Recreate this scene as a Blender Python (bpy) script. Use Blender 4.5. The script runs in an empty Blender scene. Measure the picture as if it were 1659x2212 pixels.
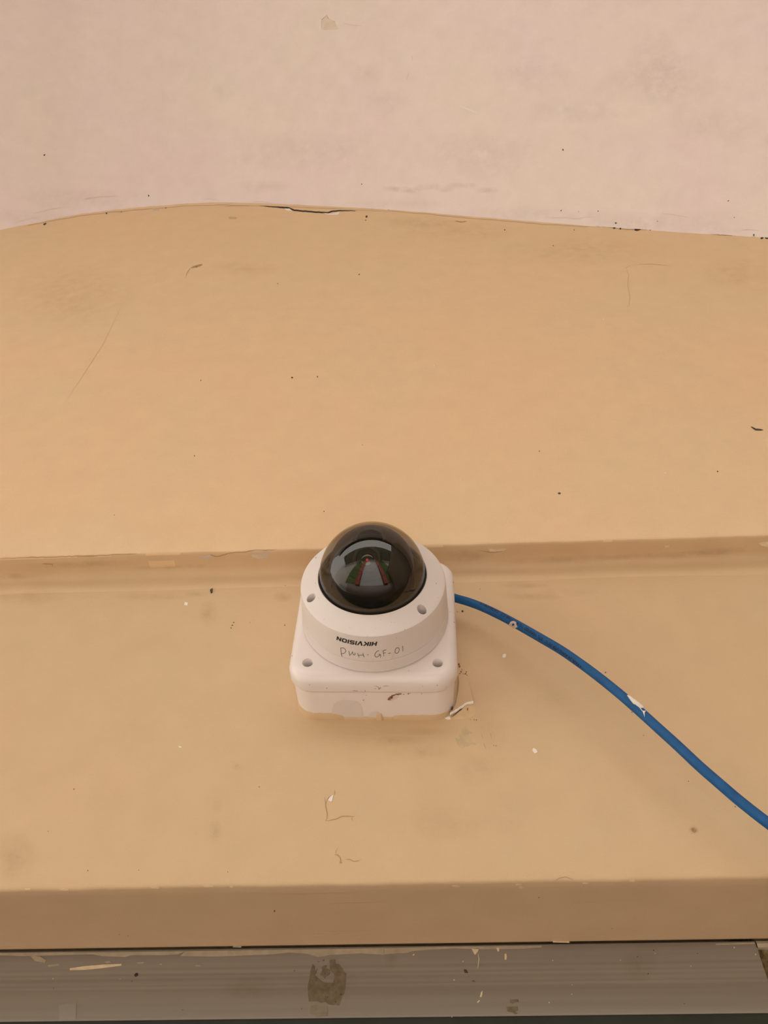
import bpy, bmesh, math, random
from mathutils import Vector, Matrix, noise
from mathutils.bvhtree import BVHTree
from mathutils.geometry import tessellate_polygon

random.seed(7)
S = bpy.context.scene
COL = S.collection
PI = math.pi

# ------------------------------------------------------------------ camera
HCAM = 1.88                                   # the lens is held 1.88 m above the floor
CAM_D = 0.5102                                # and half a metre from the wall (the wall is the plane y = 0)
PITCH, YAW, ROLL = 0.86442, -0.0452, -0.0038
FPX = 1680.0                                  # focal length for the 1659 x 2212 frame
W_PX, H_PX = 1659, 2212
fwd = Vector((math.sin(YAW)*math.cos(PITCH), math.cos(YAW)*math.cos(PITCH), math.sin(PITCH)))
r0 = Vector((math.cos(YAW), -math.sin(YAW), 0)); u0 = r0.cross(fwd)
rgt = r0*math.cos(ROLL) - u0*math.sin(ROLL)
upv = u0*math.cos(ROLL) + r0*math.sin(ROLL)
EYE = Vector((0, -CAM_D, HCAM))
cd = bpy.data.cameras.new('camera'); cam = bpy.data.objects.new('camera', cd); COL.objects.link(cam)
cd.sensor_fit = 'HORIZONTAL'; cd.sensor_width = 36.0; cd.lens = 36.0*FPX/W_PX; cd.clip_start = 0.01
m = Matrix.Identity(4)
for i in range(3):
    m[i][0] = rgt[i]; m[i][1] = upv[i]; m[i][2] = -fwd[i]; m[i][3] = EYE[i]
cam.matrix_world = m
S.camera = cam

# ------------------------------------------------------------------ light and exposure
wd = bpy.data.worlds.new('overcast'); S.world = wd; wd.use_nodes = True
bg = wd.node_tree.nodes['Background']
bg.inputs['Color'].default_value = (1.0, 0.925, 0.84, 1)
bg.inputs['Strength'].default_value = 1.5
sd = bpy.data.lights.new('sun', 'SUN'); sun = bpy.data.objects.new('sun', sd); COL.objects.link(sun)
sd.energy = 3.8; sd.angle = math.radians(6); sd.color = (1.0, 0.975, 0.935)
sun.rotation_euler = Vector((-0.12, 0.55, -0.82)).to_track_quat('-Z', 'Y').to_euler()   # high sun: it lights the yard, the roof shades the wall
sun.location = (-2, -4, 4)
S.view_settings.view_transform = 'Standard'; S.view_settings.look = 'None'
S.view_settings.gamma = 1.0; S.view_settings.use_curve_mapping = False
S.view_settings.exposure = 0.80

# ------------------------------------------------------------------ helpers
def ray(px, py):
    return fwd + rgt*((px-829.5)/FPX) - upv*((py-1106)/FPX)
def at_y(px, py, y):
    k = ray(px, py); return EYE + k*((y-EYE.y)/k.y)

def mesh(name, V, F, mat, parent=None, smooth=False, sharp=None):
    me = bpy.data.meshes.new(name)
    me.from_pydata([tuple(v) for v in V], [], F); me.validate()
    bm = bmesh.new(); bm.from_mesh(me); bmesh.ops.recalc_face_normals(bm, faces=bm.faces); bm.to_mesh(me); bm.free()
    if smooth:
        me.polygons.foreach_set('use_smooth', [True]*len(me.polygons))
        if sharp: me.set_sharp_from_angle(angle=math.radians(sharp))
    if mat: me.materials.append(mat)
    o = bpy.data.objects.new(name, me); COL.objects.link(o)
    if parent: o.parent = parent
    return o

def thing(name, label, cat, matrix):
    o = bpy.data.objects.new(name, None); COL.objects.link(o)
    o.matrix_world = matrix; o.empty_display_size = .05
    o['label'] = label; o['category'] = cat
    return o
def struct(o, label=None):
    o['kind'] = 'structure'
    if label: o['label'] = label
    return o

def loft(rings, close=True, cap0=False, cap1=False):
    """rings of equal length -> verts, faces"""
    n = len(rings[0]); V = [p for r in rings for p in r]; F = []
    for i in range(len(rings)-1):
        for j in range(n if close else n-1):
            a = i*n+j; b = i*n+(j+1) % n
            F.append((a, b, b+n, a+n))
    if cap0: F.append(tuple(range(n-1, -1, -1)))
    if cap1: F.append(tuple((len(rings)-1)*n+k for k in range(n)))
    return V, F
def revolve(prof, n=96, cap0=False, cap1=False, cx=0, cy=0, a0=0, a1=2*PI):
    full = abs(a1-a0-2*PI) < 1e-6
    k = n if full else n+1
    rings = [[(cx+r*math.cos(a0+(a1-a0)*j/n), cy+r*math.sin(a0+(a1-a0)*j/n), h) for j in range(k)] for r, h in prof]
    return loft(rings, full, cap0, cap1)
def rrect(hw, hh, r, w, cx=0, cy=0, seg=10):
    pts = []
    for (sx, sy, a) in ((1, 1, 0), (-1, 1, PI/2), (-1, -1, PI), (1, -1, 1.5*PI)):
        for k in range(seg+1):
            t = a + PI/2*k/seg
            pts.append((cx+sx*(hw-r)+r*math.cos(t), cy+sy*(hh-r)+r*math.sin(t), w))
    return pts
def merge(*vf):
    V, F = [], []
    for v, f in vf:
        o = len(V); V += list(v); F += [tuple(i+o for i in q) for q in f]
    return V, F
def fill_holes(outer, holes, zfun):
    """flat region with holes, triangulated; loops are (x, y) lists"""
    bm = bmesh.new(); es = []
    for lp in [outer]+holes:
        vs = [bm.verts.new((x, y, 0)) for x, y in lp]
        for i in range(len(vs)): es.append(bm.edges.new((vs[i], vs[(i+1) % len(vs)])))
    bmesh.ops.triangle_fill(bm, use_beauty=True, use_dissolve=False, edges=es, normal=(0, 0, 1))
    bm.verts.index_update()
    V = [(v.co.x, v.co.y, zfun(v.co.x, v.co.y)) for v in bm.verts]
    F = [tuple(v.index for v in f.verts) for f in bm.faces]
    bm.free()
    return V, F
def circ(cx, cy, r, n=28):
    return [(cx+r*math.cos(2*PI*k/n), cy+r*math.sin(2*PI*k/n)) for k in range(n)]

# ------------------------------------------------------------------ materials
def new_mat(name):
    m = bpy.data.materials.new(name); m.use_nodes = True
    nt = m.node_tree; b = nt.nodes['Principled BSDF']
    return m, nt, b
def setin(b, **kw):
    for k, v in kw.items():
        b.inputs[k.replace('_', ' ')].default_value = v
def tex_noise(nt, scale, detail=4, rough=.55, stretch=None):
    tc = nt.nodes.new('ShaderNodeTexCoord'); n = nt.nodes.new('ShaderNodeTexNoise')
    n.inputs['Scale'].default_value = scale; n.inputs['Detail'].default_value = detail; n.inputs['Roughness'].default_value = rough
    if stretch:
        mp = nt.nodes.new('ShaderNodeMapping'); mp.inputs['Scale'].default_value = stretch
        nt.links.new(tc.outputs['Object'], mp.inputs['Vector']); nt.links.new(mp.outputs['Vector'], n.inputs['Vector'])
    else: nt.links.new(tc.outputs['Object'], n.inputs['Vector'])
    return n.outputs['Fac']
def ramp(nt, fac, stops):
    r = nt.nodes.new('ShaderNodeValToRGB'); e = r.color_ramp.elements
    e[0].position, e[0].color = stops[0][0], (*stops[0][1], 1)
    e[1].position, e[1].color = stops[-1][0], (*stops[-1][1], 1)
    for p, c in stops[1:-1]:
        x = e.new(p); x.color = (*c, 1)
    nt.links.new(fac, r.inputs['Fac']); return r.outputs['Color']
def mixc(nt, fac, a, b, mode='MIX'):
    n = nt.nodes.new('ShaderNodeMix'); n.data_type = 'RGBA'; n.blend_type = mode
    for sock, v in ((n.inputs[0], fac), (n.inputs[6], a), (n.inputs[7], b)):
        if hasattr(v, 'links'): nt.links.new(v, sock)
        else: sock.default_value = v if not isinstance(v, tuple) else (*v, 1)
    return n.outputs[2]
def bump(nt, b, layers, dist=.001):
    prev = None
    for fac, st, di in layers:
        n = nt.nodes.new('ShaderNodeBump'); n.inputs['Strength'].default_value = st; n.inputs['Distance'].default_value = di
        nt.links.new(fac, n.inputs['Height'])
        if prev: nt.links.new(prev, n.inputs['Normal'])
        prev = n.outputs['Normal']
    nt.links.new(prev, b.inputs['Normal'])

def wall_paint(name, c, tint_a, tint_b, rough=.5, amp=1.0, spec=.3):
    """old emulsion: broad mottling between two tints, brush relief, grain"""
    m, nt, b = new_mat(name)
    big = ramp(nt, tex_noise(nt, 5.0, 3), [(.35, tint_a), (.65, tint_b)])
    col = mixc(nt, 1.0, big, c, 'MULTIPLY')
    mid = ramp(nt, tex_noise(nt, 34, 5, .6), [(.32, (.955, .95, .94)), (.7, (1.03, 1.03, 1.03))])
    col = mixc(nt, .75*amp, col, mid, 'MULTIPLY')
    grain = ramp(nt, tex_noise(nt, 1500, 2), [(.25, (.94, .94, .94)), (.75, (1.05, 1.05, 1.05))])
    col = mixc(nt, .8, col, grain, 'MULTIPLY')
    nt.links.new(col, b.inputs['Base Color'])
    setin(b, Roughness=rough, Specular_IOR_Level=spec)
    bump(nt, b, [(tex_noise(nt, 7, 2), .35, .006), (tex_noise(nt, 28, 4, .6, (.45, 1, 1.2)), .30*amp, .0022), (tex_noise(nt, 260, 3), .16, .0006)])
    return m
def plain(name, c, rough=.5, spec=.4, var=0.06, scale=60, metal=0.0, bumps=None):
    m, nt, b = new_mat(name)
    f = ramp(nt, tex_noise(nt, scale, 4), [(.3, tuple(max(0, x*(1-var)) for x in c)), (.7, tuple(min(1, x*(1+var)) for x in c))])
    nt.links.new(f, b.inputs['Base Color']); setin(b, Roughness=rough, Specular_IOR_Level=spec, Metallic=metal)
    if bumps: bump(nt, b, [(tex_noise(nt, bumps[0], 4), bumps[1], bumps[2])])
    return m
def soft(name, c, scale=90, lo=.35, hi=.62, strength=.8):
    """stain that thins out towards its rim (vertex attribute 'fade') and is broken up by noise"""
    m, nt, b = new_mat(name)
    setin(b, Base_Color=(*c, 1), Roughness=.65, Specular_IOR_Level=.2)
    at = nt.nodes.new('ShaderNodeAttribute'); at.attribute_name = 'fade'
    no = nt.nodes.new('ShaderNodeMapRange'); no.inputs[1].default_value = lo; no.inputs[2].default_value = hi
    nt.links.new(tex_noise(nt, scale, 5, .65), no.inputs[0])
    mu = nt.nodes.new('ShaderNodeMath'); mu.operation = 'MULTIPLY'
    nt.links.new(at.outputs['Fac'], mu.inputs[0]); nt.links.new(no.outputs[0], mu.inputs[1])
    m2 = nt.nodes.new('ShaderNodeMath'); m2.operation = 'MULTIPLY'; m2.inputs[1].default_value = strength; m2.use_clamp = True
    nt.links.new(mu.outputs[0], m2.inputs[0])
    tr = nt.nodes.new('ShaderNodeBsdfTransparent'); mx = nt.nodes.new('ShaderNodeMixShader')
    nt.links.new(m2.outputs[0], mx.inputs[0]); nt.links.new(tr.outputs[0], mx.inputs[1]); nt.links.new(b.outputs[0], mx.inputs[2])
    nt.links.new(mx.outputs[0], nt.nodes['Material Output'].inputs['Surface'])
    return m

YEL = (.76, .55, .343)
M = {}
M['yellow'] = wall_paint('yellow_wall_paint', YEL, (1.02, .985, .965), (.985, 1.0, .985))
M['yellow_dimmed'] = wall_paint('yellow_paint_dimmed', tuple(c*.85 for c in YEL), (1.02, .985, .965), (.985, 1.0, .985))  # same yellow paint, darkened: the lower wall's dimmer light is in this colour
M['white_ceiling'] = wall_paint('white_ceiling_paint', (.84, .73, .73), (1.0, .97, .99), (.99, 1.0, .94), rough=.6, spec=.25)
M['plastic'] = plain('white_plastic', (.79, .725, .71), .32, .5, .015, 40, bumps=(900, .05, .0003))
M['cam_plastic'] = plain('white_camera_shell', (.735, .675, .655), .45, .45, .012, 40, bumps=(1600, .08, .0002))
M['knock'] = plain('knockout_plastic', (.70, .645, .62), .45, .4, .02, 60)
M['screw'] = plain('screw_steel', (.45, .44, .43), .4, .5, .1, 300, metal=.8)
M['black_rubber'] = plain('black_rubber', (.012, .012, .016), .45, .4, .1)
M['black_gloss'] = plain('black_gloss', (.008, .007, .007), .4, .25, .1)
M['black_matt'] = plain('black_matt', (.020, .017, .016), .5, .4, .1)
M['hood'] = plain('dark_grey_hood', (.030, .025, .023), .45, .4, .08)
M['tray'] = plain('dark_brown_tray', (.085, .058, .03), .6, .3, .2, 300)
M['ink'] = plain('black_print', (.025, .022, .025), .5, .3, .05)
M['pen'] = plain('grey_marker', (.12, .11, .11), .6, .3, .3, 900)
M['blue'] = plain('blue_cable_jacket', (.013, .095, .27), .45, .25, .14, 120, bumps=(300, .08, .0004))
M['cable_ink'] = plain('cable_print', (.012, .018, .045), .5, .3, .1)
M['frame'] = None
M['chip'] = plain('bare_plaster', (.86, .80, .75), .7, .2, .05, 400)
M['cream'] = plain('cream_paint', (.74, .61, .43), .6, .3, .08, 200)
M['cream_dull'] = plain('cream_paint_thin', (.42, .355, .265), .6, .3, .12, 120)
M['old_grey'] = plain('old_grey_coat', (.57, .435, .265), .65, .25, .10, 120)
M['old'] = plain('old_yellow_coat', (.67, .485, .285), .65, .25, .10, 120)
M['chip_yellow'] = plain('fresh_yellow_chip', (.77, .575, .385), .6, .2, .04, 200)
M['crack'] = plain('crack_shadow', (.05, .043, .04), .8, .1, .2, 300)
M['scuff'] = plain('pale_scuff', (.80, .60, .39), .7, .1, .1, 200)
M['hair'] = plain('faint_hairline', (.60, .425, .26), .8, .1, .1, 200)
M['spall_pale'] = plain('spalled_ceiling_paint', (.74, .625, .55), .75, .15, .06, 120)
M['crack_tan'] = plain('hairline_tan', (.42, .28, .15), .8, .1, .15, 200)
M['spall'] = plain('spalled_paint', (.62, .51, .42), .7, .2, .08, 120)
M['speck'] = plain('dark_speck', (.085, .065, .05), .7, .2, .3, 500)
M['mud'] = plain('brown_mud', (.22, .11, .045), .85, .1, .45, 700, bumps=(900, .5, .001))
M['residue'] = plain('tape_residue', (.185, .148, .10), .8, .15, .22, 260, bumps=(400, .3, .0006))
M['residue_pale'] = plain('tape_residue_pale', (.235, .197, .145), .75, .15, .15, 220)
M['tape'] = plain('clear_tape', (.275, .242, .208), .4, .4, .05, 100)
M['green'] = plain('dark_green_door', (.022, .026, .017), .5, .3, .2, 40)
M['lens_glint'] = plain('painted_red_glint', (.95, .05, .14), .2, .5, .05)  # the red reflection in the lens, held in a base colour
M['lens_glass'] = plain('dark_lens_glass', (.006, .006, .008), .03, .8, .05)
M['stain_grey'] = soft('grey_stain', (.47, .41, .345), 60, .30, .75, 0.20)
M['stain_tan'] = soft('tan_stain', (.50, .345, .195), 60, .30, .75, 0.35)
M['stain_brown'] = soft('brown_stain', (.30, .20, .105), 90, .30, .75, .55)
M['stain_pale'] = soft('pale_patch', (.84, .64, .43), 50, .30, .75, 0.40)
M['stain_pink'] = soft('pink_patch', (.70, .47, .33), 60, .3, .75, .4)

def frame_mat():
    m, nt, b = new_mat('grey_frame_paint')
    c = ramp(nt, tex_noise(nt, 1.0, 3, .6, (2.5, 30, 160)), [(.3, (.245, .213, .183)), (.7, (.29, .255, .222))])
    nt.links.new(c, b.inputs['Base Color']); setin(b, Roughness=.5, Specular_IOR_Level=.35)
    bump(nt, b, [(tex_noise(nt, 300, 3), .1, .0005)])
    return m
M['frame'] = frame_mat()
def moss_mat():
    m, nt, b = new_mat('mouldy_wall')
    c = ramp(nt, tex_noise(nt, 120, 5, .65), [(.35, (.06, .042, .02)), (.5, (.19, .145, .075)), (.7, (.30, .24, .15))])
    nt.links.new(c, b.inputs['Base Color']); setin(b, Roughness=.85, Specular_IOR_Level=.1)
    return m
M['moss'] = moss_mat()
def dome_mat():
    m = bpy.data.materials.new('smoked_dome'); m.use_nodes = True; nt = m.node_tree
    nt.nodes.remove(nt.nodes['Principled BSDF'])
    tr = nt.nodes.new('ShaderNodeBsdfTransparent'); tr.inputs['Color'].default_value = (.86, .77, .64, 1)
    gl = nt.nodes.new('ShaderNodeBsdfGlossy'); gl.inputs['Roughness'].default_value = .0; gl.inputs['Color'].default_value = (1, 1, 1, 1)
    fr = nt.nodes.new('ShaderNodeFresnel'); fr.inputs['IOR'].default_value = 1.45
    mx = nt.nodes.new('ShaderNodeMixShader')
    ma = nt.nodes.new('ShaderNodeMath'); ma.operation = 'MULTIPLY_ADD'; ma.inputs[1].default_value = .65; ma.inputs[2].default_value = .032   # hard-coat on both faces
    nt.links.new(fr.outputs[0], ma.inputs[0])
    nt.links.new(ma.outputs[0], mx.inputs[0]); nt.links.new(tr.outputs[0], mx.inputs[1]); nt.links.new(gl.outputs[0], mx.inputs[2])
    nt.links.new(mx.outputs[0], nt.nodes['Material Output'].inputs['Surface'])
    return m
M['dome'] = dome_mat()

# ------------------------------------------------------------------ the setting
P_UP = 0.0296                     # the upper wall stands 3 cm proud of the lower one
Z_LEDGE = HCAM + 0.5155
Z_LOW = HCAM + 0.2270             # underside of the lintel
Y_FRAME = 0.1001                  # door frame set back 10 cm
XL, XR = -1.6, 1.6

def nz(x, s, seed=0.0): return noise.noise(Vector((x*s, seed, 0.37)))
def extrude_x(profile, n, wob=None, xs=None):
    """profile = list of (y, z); wob(i, x) -> (dy, dz)"""
    xs = xs or [XL+(XR-XL)*k/n for k in range(n+1)]
    rings = []
    for x in xs:
        r = []
        for i, (y, z) in enumerate(profile):
            dy, dz = wob(i, x) if wob else (0, 0)
            r.append((x, y+dy, z+dz))
        rings.append(r)
    return loft(rings, close=False)

# junction of upper wall and vault, (x, height above the lens) measured on the wall plane
JX = [(-1.7, .60), (-1.3, .93), (-1.0, 1.165), (-.85, 1.278), (-.70, 1.3626), (-.63, 1.3985), (-.587, 1.421), (-.474, 1.4475), (-.369, 1.4570), (-.304, 1.4530),
      (-.195, 1.4300), (-.0234, 1.3840), (.1148, 1.3360), (.2086, 1.3034), (.3162, 1.2665), (.4363, 1.2288), (.5695, 1.1893), (.9, 1.085), (1.3, .95), (1.7, .80)]
def junction(x):
    for (a, ya), (b, yb), i in [(JX[i], JX[i+1], i) for i in range(len(JX)-1)]:
        if x <= b:
            def sl(k):
                k0, k1 = max(0, k-1), min(len(JX)-1, k+1); return (JX[k1][1]-JX[k0][1])/(JX[k1][0]-JX[k0][0])
            t = (x-a)/(b-a); h = b-a; m0, m1 = sl(i)*h, sl(i+1)*h
            return (2*t**3-3*t*t+1)*ya+(t**3-2*t*t+t)*m0+(-2*t**3+3*t*t)*yb+(t**3-t*t)*m1
    return JX[-1][1]

# lower wall with the soffit of the door opening
prof = [(.004, Z_LEDGE+.004), (0, Z_LEDGE-.004), (0, Z_LEDGE-.03), (0, Z_LEDGE-.12), (0, Z_LOW+.1), (0, Z_LOW+.012), (.0, Z_LOW+.0028), (.0008, Z_LOW+.0009), (.0028, Z_LOW), (.012, Z_LOW+.0004),
        (.05, Z_LOW), (Y_FRAME-.005, Z_LOW), (Y_FRAME-.0024, Z_LOW+.0002), (Y_FRAME-.0016, Z_LOW+.0008), (Y_FRAME-.0014, Z_LOW+.03), (Y_FRAME+.055, Z_LOW+.03)]
def wob_low(i, x):
    if i in (6, 7, 8): return (.0004*nz(x, 30, i*.1), .0007*nz(x, 22, 2)+.0005*nz(x, 90, 3)+.0006*nz(x, 5, 1))
    if i in (9, 10): return (0, .0004*nz(x, 12, 5))
    return (0, 0)
V, F = extrude_x(prof, 400, wob_low)
wall_lower = struct(mesh('wall_lower', V, F, M['yellow_dimmed'], smooth=True, sharp=50), 'yellow painted wall strip behind the white camera box')

# upper wall: face, rounded lower arris, underside and the hand-trowelled cove below it
pu = [(-P_UP, HCAM+1.60), (-P_UP, Z_LEDGE+.5), (-P_UP, Z_LEDGE+.12), (-P_UP, Z_LEDGE+.02), (-P_UP, Z_LEDGE+.0030), (-P_UP+.0009, Z_LEDGE+.0009), (-P_UP+.003, Z_LEDGE), (-P_UP+.010, Z_LEDGE+.0003), (-.0115, Z_LEDGE)]
for k in range(1, 7):
    a = PI/2*k/6; pu.append((-.0115+.011*math.sin(a), Z_LEDGE-.011*(1-math.cos(a))))
pu += [(-.0004, Z_LEDGE-.016), (.0008, Z_LEDGE-.024)]
def wob_up(i, x):
    if 3 < i < 7: return (.0005*nz(x, 40, i*.2), .0006*nz(x, 18, 7)+.0005*nz(x, 80, 9))
    if 7 <= i < 15: return (.0007*nz(x, 14, 11+i*.25), .0008*nz(x, 16, 13+i*.3))
    if i == 15: return (.0004*nz(x, 10, 15), .001*nz(x, 9, 17))
    return (0, 0)
V, F = extrude_x(pu, 400, wob_up)
wall_upper = struct(mesh('wall_upper', V, F, M['yellow'], smooth=True, sharp=50), 'yellow painted wall above the ledge, below the white vault')
wall_upper.data.materials.append(M['yellow_dimmed'])                # the yellow with dimmer light in its colour starts under the arris
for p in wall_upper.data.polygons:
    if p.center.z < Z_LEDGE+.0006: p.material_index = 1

# the vault: ruled surface rising outward from the junction curve
SLOPE = 1.0
xs = [XL+(XR-XL)*k/320 for k in range(321)]
ys = [.004, 0, -.003, -.008, -.02, -.06, -.15, -.3, -.6, -1.0, -1.3]
rings = []
for x in xs:
    j = HCAM+junction(x)+.0011*nz(x, 22, 21)+.0010*nz(x, 60, 23)
    r = []
    for k, dy in enumerate(ys):
        fil = (-.006, -.0035, -.0012, .0010, .0006, 0, 0, 0, 0, 0, 0)[k]
        r.append((x, -P_UP+dy, j+SLOPE*max(0, -dy)+fil + (.0015*nz(x*1.0+dy*3, 5, 25) if dy < -.02 else 0)))
    rings.append(r)
V, F = loft(rings, close=False)
ceiling = struct(mesh('ceiling', V, F, M['white_ceiling'], smooth=True, sharp=60), 'off-white painted vault above the yellow wall')

# door frame head, its ridges run lengthwise
zt, zb = Z_LOW-.0003, HCAM+.1812
X_END = 0.2412
pf = [(Y_FRAME+.05, zt), (Y_FRAME+.0008, zt), (Y_FRAME+.0002, zt-.0003), (Y_FRAME, zt-.0008)]
for zz in (.0125, .0165, .0195, .0235, .0265):
    s = zt-zz
    pf += [(Y_FRAME, s+.0014), (Y_FRAME+.00016, s+.0005), (Y_FRAME+.00016, s-.0005), (Y_FRAME, s-.0014)]
pf += [(Y_FRAME, zb+.0025), (Y_FRAME-.0002, zb+.0018), (Y_FRAME-.0002, zb+.0004), (Y_FRAME, zb), (Y_FRAME+.05, zb)]
V, F = extrude_x(pf, 1, xs=[XL, X_END])
F.append(tuple(range(len(pf), 2*len(pf))))
door = bpy.data.objects.new('door_1', None); COL.objects.link(door); door.location = (-.35, Y_FRAME+.03, 0)
struct(door, 'dark green door under a scuffed grey frame head')
off = Vector((.35, -Y_FRAME-.03, 0))
frame = mesh('frame_head', [Vector(v)+off for v in V], F, M['frame'], door, smooth=True, sharp=25)
frame['label'] = 'grey painted frame head with tape residue'
def box(name, a, b, mat, parent=None, o=Vector((0, 0, 0))):
    V = [Vector((x, y, z))+o for x in (a[0], b[0]) for y in (a[1], b[1]) for z in (a[2], b[2])]
    return mesh(name, V, [(0, 1, 3, 2), (4, 6, 7, 5), (0, 4, 5, 1), (2, 3, 7, 6), (0, 2, 6, 4), (1, 5, 7, 3)], mat, parent)
leaf = box('door_leaf', (XL, Y_FRAME+.0012, .01), (X_END, Y_FRAME+.046, zb+.002), M['green'], door, off)
leaf['label'] = 'dark green door leaf'
jamb = struct(box('wall_recess', (X_END+.0012, Y_FRAME+.004, 0), (XR, Y_FRAME+.16, Z_LOW+.02), M['moss']), 'mouldy brown wall end beside the grey frame')
V, F = extrude_x([(Y_FRAME+.0, Z_LOW-.0006), (Y_FRAME-.0006, Z_LOW-.0022), (Y_FRAME, Z_LOW-.0048), (Y_FRAME+.01, Z_LOW-.0048)], 40, lambda i, x: (0, .0004*nz(x, 40, i)), xs=[X_END+.0006+.01*k for k in range(60)])
mesh('plaster_strip', V, F, M['cream_dull'], jamb)

# what lies behind the lens (seen only mirrored in the dome): porch floor, a path between red kerb walls, lawn
g = plain('red_oxide_floor', (.30, .255, .215), .6, .3, .12, 8)
struct(mesh('floor', [(-3, .1, 0), (3, .1, 0), (3, -.95, 0), (-3, -.95, 0)], [(0, 1, 2, 3)], g), 'brown concrete porch floor')
box_p = struct(box('ground_path', (-1.15, -7, -.16), (1.15, -.95, -.06), plain('path_concrete', (.62, .60, .58), .7, .3, .1, 6)), 'grey concrete path leading away from the porch')
red = plain('red_kerb_paint', (.42, .085, .06), .6, .3, .15, 12)
for nm, a in (('trim_1', -1.6), ('trim_2', 1.15)):
    struct(box(nm, (a, -7, -.16), (a+.45, -.95, .22), red), 'red painted kerb wall beside the path')
lawn = plain('lawn', (.10, .15, .05), .9, .1, .5, 3)
for nm, a in (('ground_lawn', -3.7), ('ground_lawn', 1.6)):
    struct(box(nm, (a, -14, -.2), (a+2.1, -.95, -.04), lawn), 'green lawn strip beside the path')
yard = plain('yard_concrete', (.50, .47, .42), .8, .2, .1, 1)
struct(mesh('ground_yard', [(-30, .3, -.15), (30, .3, -.15), (30, -60, -.15), (-30, -60, -.15)], [(0, 1, 2, 3)], yard), 'pale concrete yard')
unseen_wall_coat = plain('unseen_wall_render', (.6, .52, .4), .8, .2, .05, 4)
struct(box('roof', (-6, -3.2, 4.66), (6, 3, 4.86), M['white_ceiling']), 'flat roof slab over the porch')
struct(box('backdrop_wall', (-14, -10.4, -.15), (14, -10, 5.0), plain('dark_backdrop', (.13, .135, .095), .9, .1, .35, 2)), 'tall dark wall added across the yard to darken the dome reflection')  # added out of view: dark backdrop that cuts low sky from the reflection
struct(box('unseen_roof_beam', (-6, -3.2, 4.25), (6, -2.95, 4.66), plain('unseen_beam_dark', (.10, .085, .07), .7, .2, .1, 6)), 'unseen dark beam along the roof edge, darkens the dome reflection')  # out of frame, there to shape the light and the mirrored view
struct(box('added_wall_right', (2.5, -3.2, 0), (2.7, .32, 4.66), plain('added_side_render', (.42, .36, .28), .8, .2, .05, 4)), 'added side wall blocking sky from the right')  # added out of view to keep sky light off the right side
struct(box('unseen_wall_back', (-6, .32, 0), (6, .5, 4.66), unseen_wall_coat), 'unseen back wall of the building, blocks light from behind')  # unseen, put in to stop light leaking in from behind

# ------------------------------------------------------------------ junction box
B = 0.0499
U0, V0, BROT = -0.0274, HCAM+0.4156, -0.034
cr, sr = math.cos(BROT), math.sin(BROT)
def wall_frame(w):
    return Matrix(((cr, -sr, 0, U0), (0, 0, -1, -w), (sr, cr, 0, V0), (0, 0, 0, 1)))
jb = thing('junction_box', 'square white plastic back box on the yellow wall, under the dome camera', 'box', wall_frame(0))
LIP = B-.0150
HWB, HHB = .0612, .0624
rings = [rrect(HWB, HHB, .0165, 0.0002), rrect(HWB, HHB, .0165, .004), rrect(HWB+.0002, HHB, .0165, LIP+.0005)]
V, F = loft(rings, cap1=True)
housing = mesh('housing', V, F, M['plastic'], jb, smooth=True, sharp=40)
V, F = loft([rrect(HWB+.0009, HHB+.0009, .0172, LIP-.0007), rrect(HWB+.0009, HHB+.0009, .0172, LIP+.0009)], cap0=True)  # grey strip painting the shaded groove between lid and housing
mesh('lid_gap_shade', V, F, plain('lid_gap_grey', (.60, .55, .52), .7, .2, .1), jb)['label'] = 'thin grey strip coloured as the shaded gap under the lid'
# lid with rolled edge and four screw wells
HW, HH, RC = .0634, .0641, .0185
prof = [(-.0026, LIP+.0006), (-.0020, LIP), (-.0012, LIP), (-.0006, LIP+.0002), (-.0002, LIP+.0007), (0, LIP+.0015), (.0, LIP+.0072)]
for k in range(1, 9):
    a = PI/2*k/8; prof.append((-.0078*(1-math.cos(a)), LIP+.0072+.0078*math.sin(a)))
rings = [rrect(HW+d, HH+d, RC+d, w, seg=12) for d, w in prof]
outer = [(x, y) for x, y, _ in rings[-1]]
wells = [(sx*.0485, sy*.0480) for sy in (-1, 1) for sx in (-1, 1)]
WR = .0041
top = fill_holes(outer, [circ(x, y, WR) for x, y in wells], lambda x, y: LIP+.0150)
parts = [loft(rings), top]
for x, y in wells:
    parts.append(revolve([(WR, LIP+.0150), (WR-.0003, LIP+.0145), (WR-.0004, LIP+.002)], 28, cap1=True, cx=x, cy=y))
under = fill_holes([(x, y) for x, y, _ in rings[0]], [[(x, y) for x, y, _ in rrect(HWB-.002, HHB-.002, .0145, 0)]], lambda x, y: LIP)
V, F = merge(*parts, under)
lid = mesh('lid', V, F, M['plastic'], jb)
bm = bmesh.new(); bm.from_mesh(lid.data); bmesh.ops.remove_doubles(bm, verts=bm.verts, dist=1e-6); bmesh.ops.recalc_face_normals(bm, faces=bm.faces); bm.to_mesh(lid.data); bm.free()
lid.data.polygons.foreach_set('use_smooth', [True]*len(lid.data.polygons)); lid.data.set_sharp_from_angle(angle=math.radians(32))
scr = None
for x, y in wells:
    if scr is None:
        V, F = revolve([(.0030, LIP+.0018), (.0030, LIP+.0034), (.0026, LIP+.0040), (.0012, LIP+.0041), (.0010, LIP+.0033)], 20, cap1=True)
        scr = mesh('screw', V, F, M['screw'], jb, smooth=True, sharp=40)
        s = scr
    else:
        s = scr.copy(); COL.objects.link(s); s.parent = jb
    s.location = (x, y, 0); s['label'] = 'recessed screw head'

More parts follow.
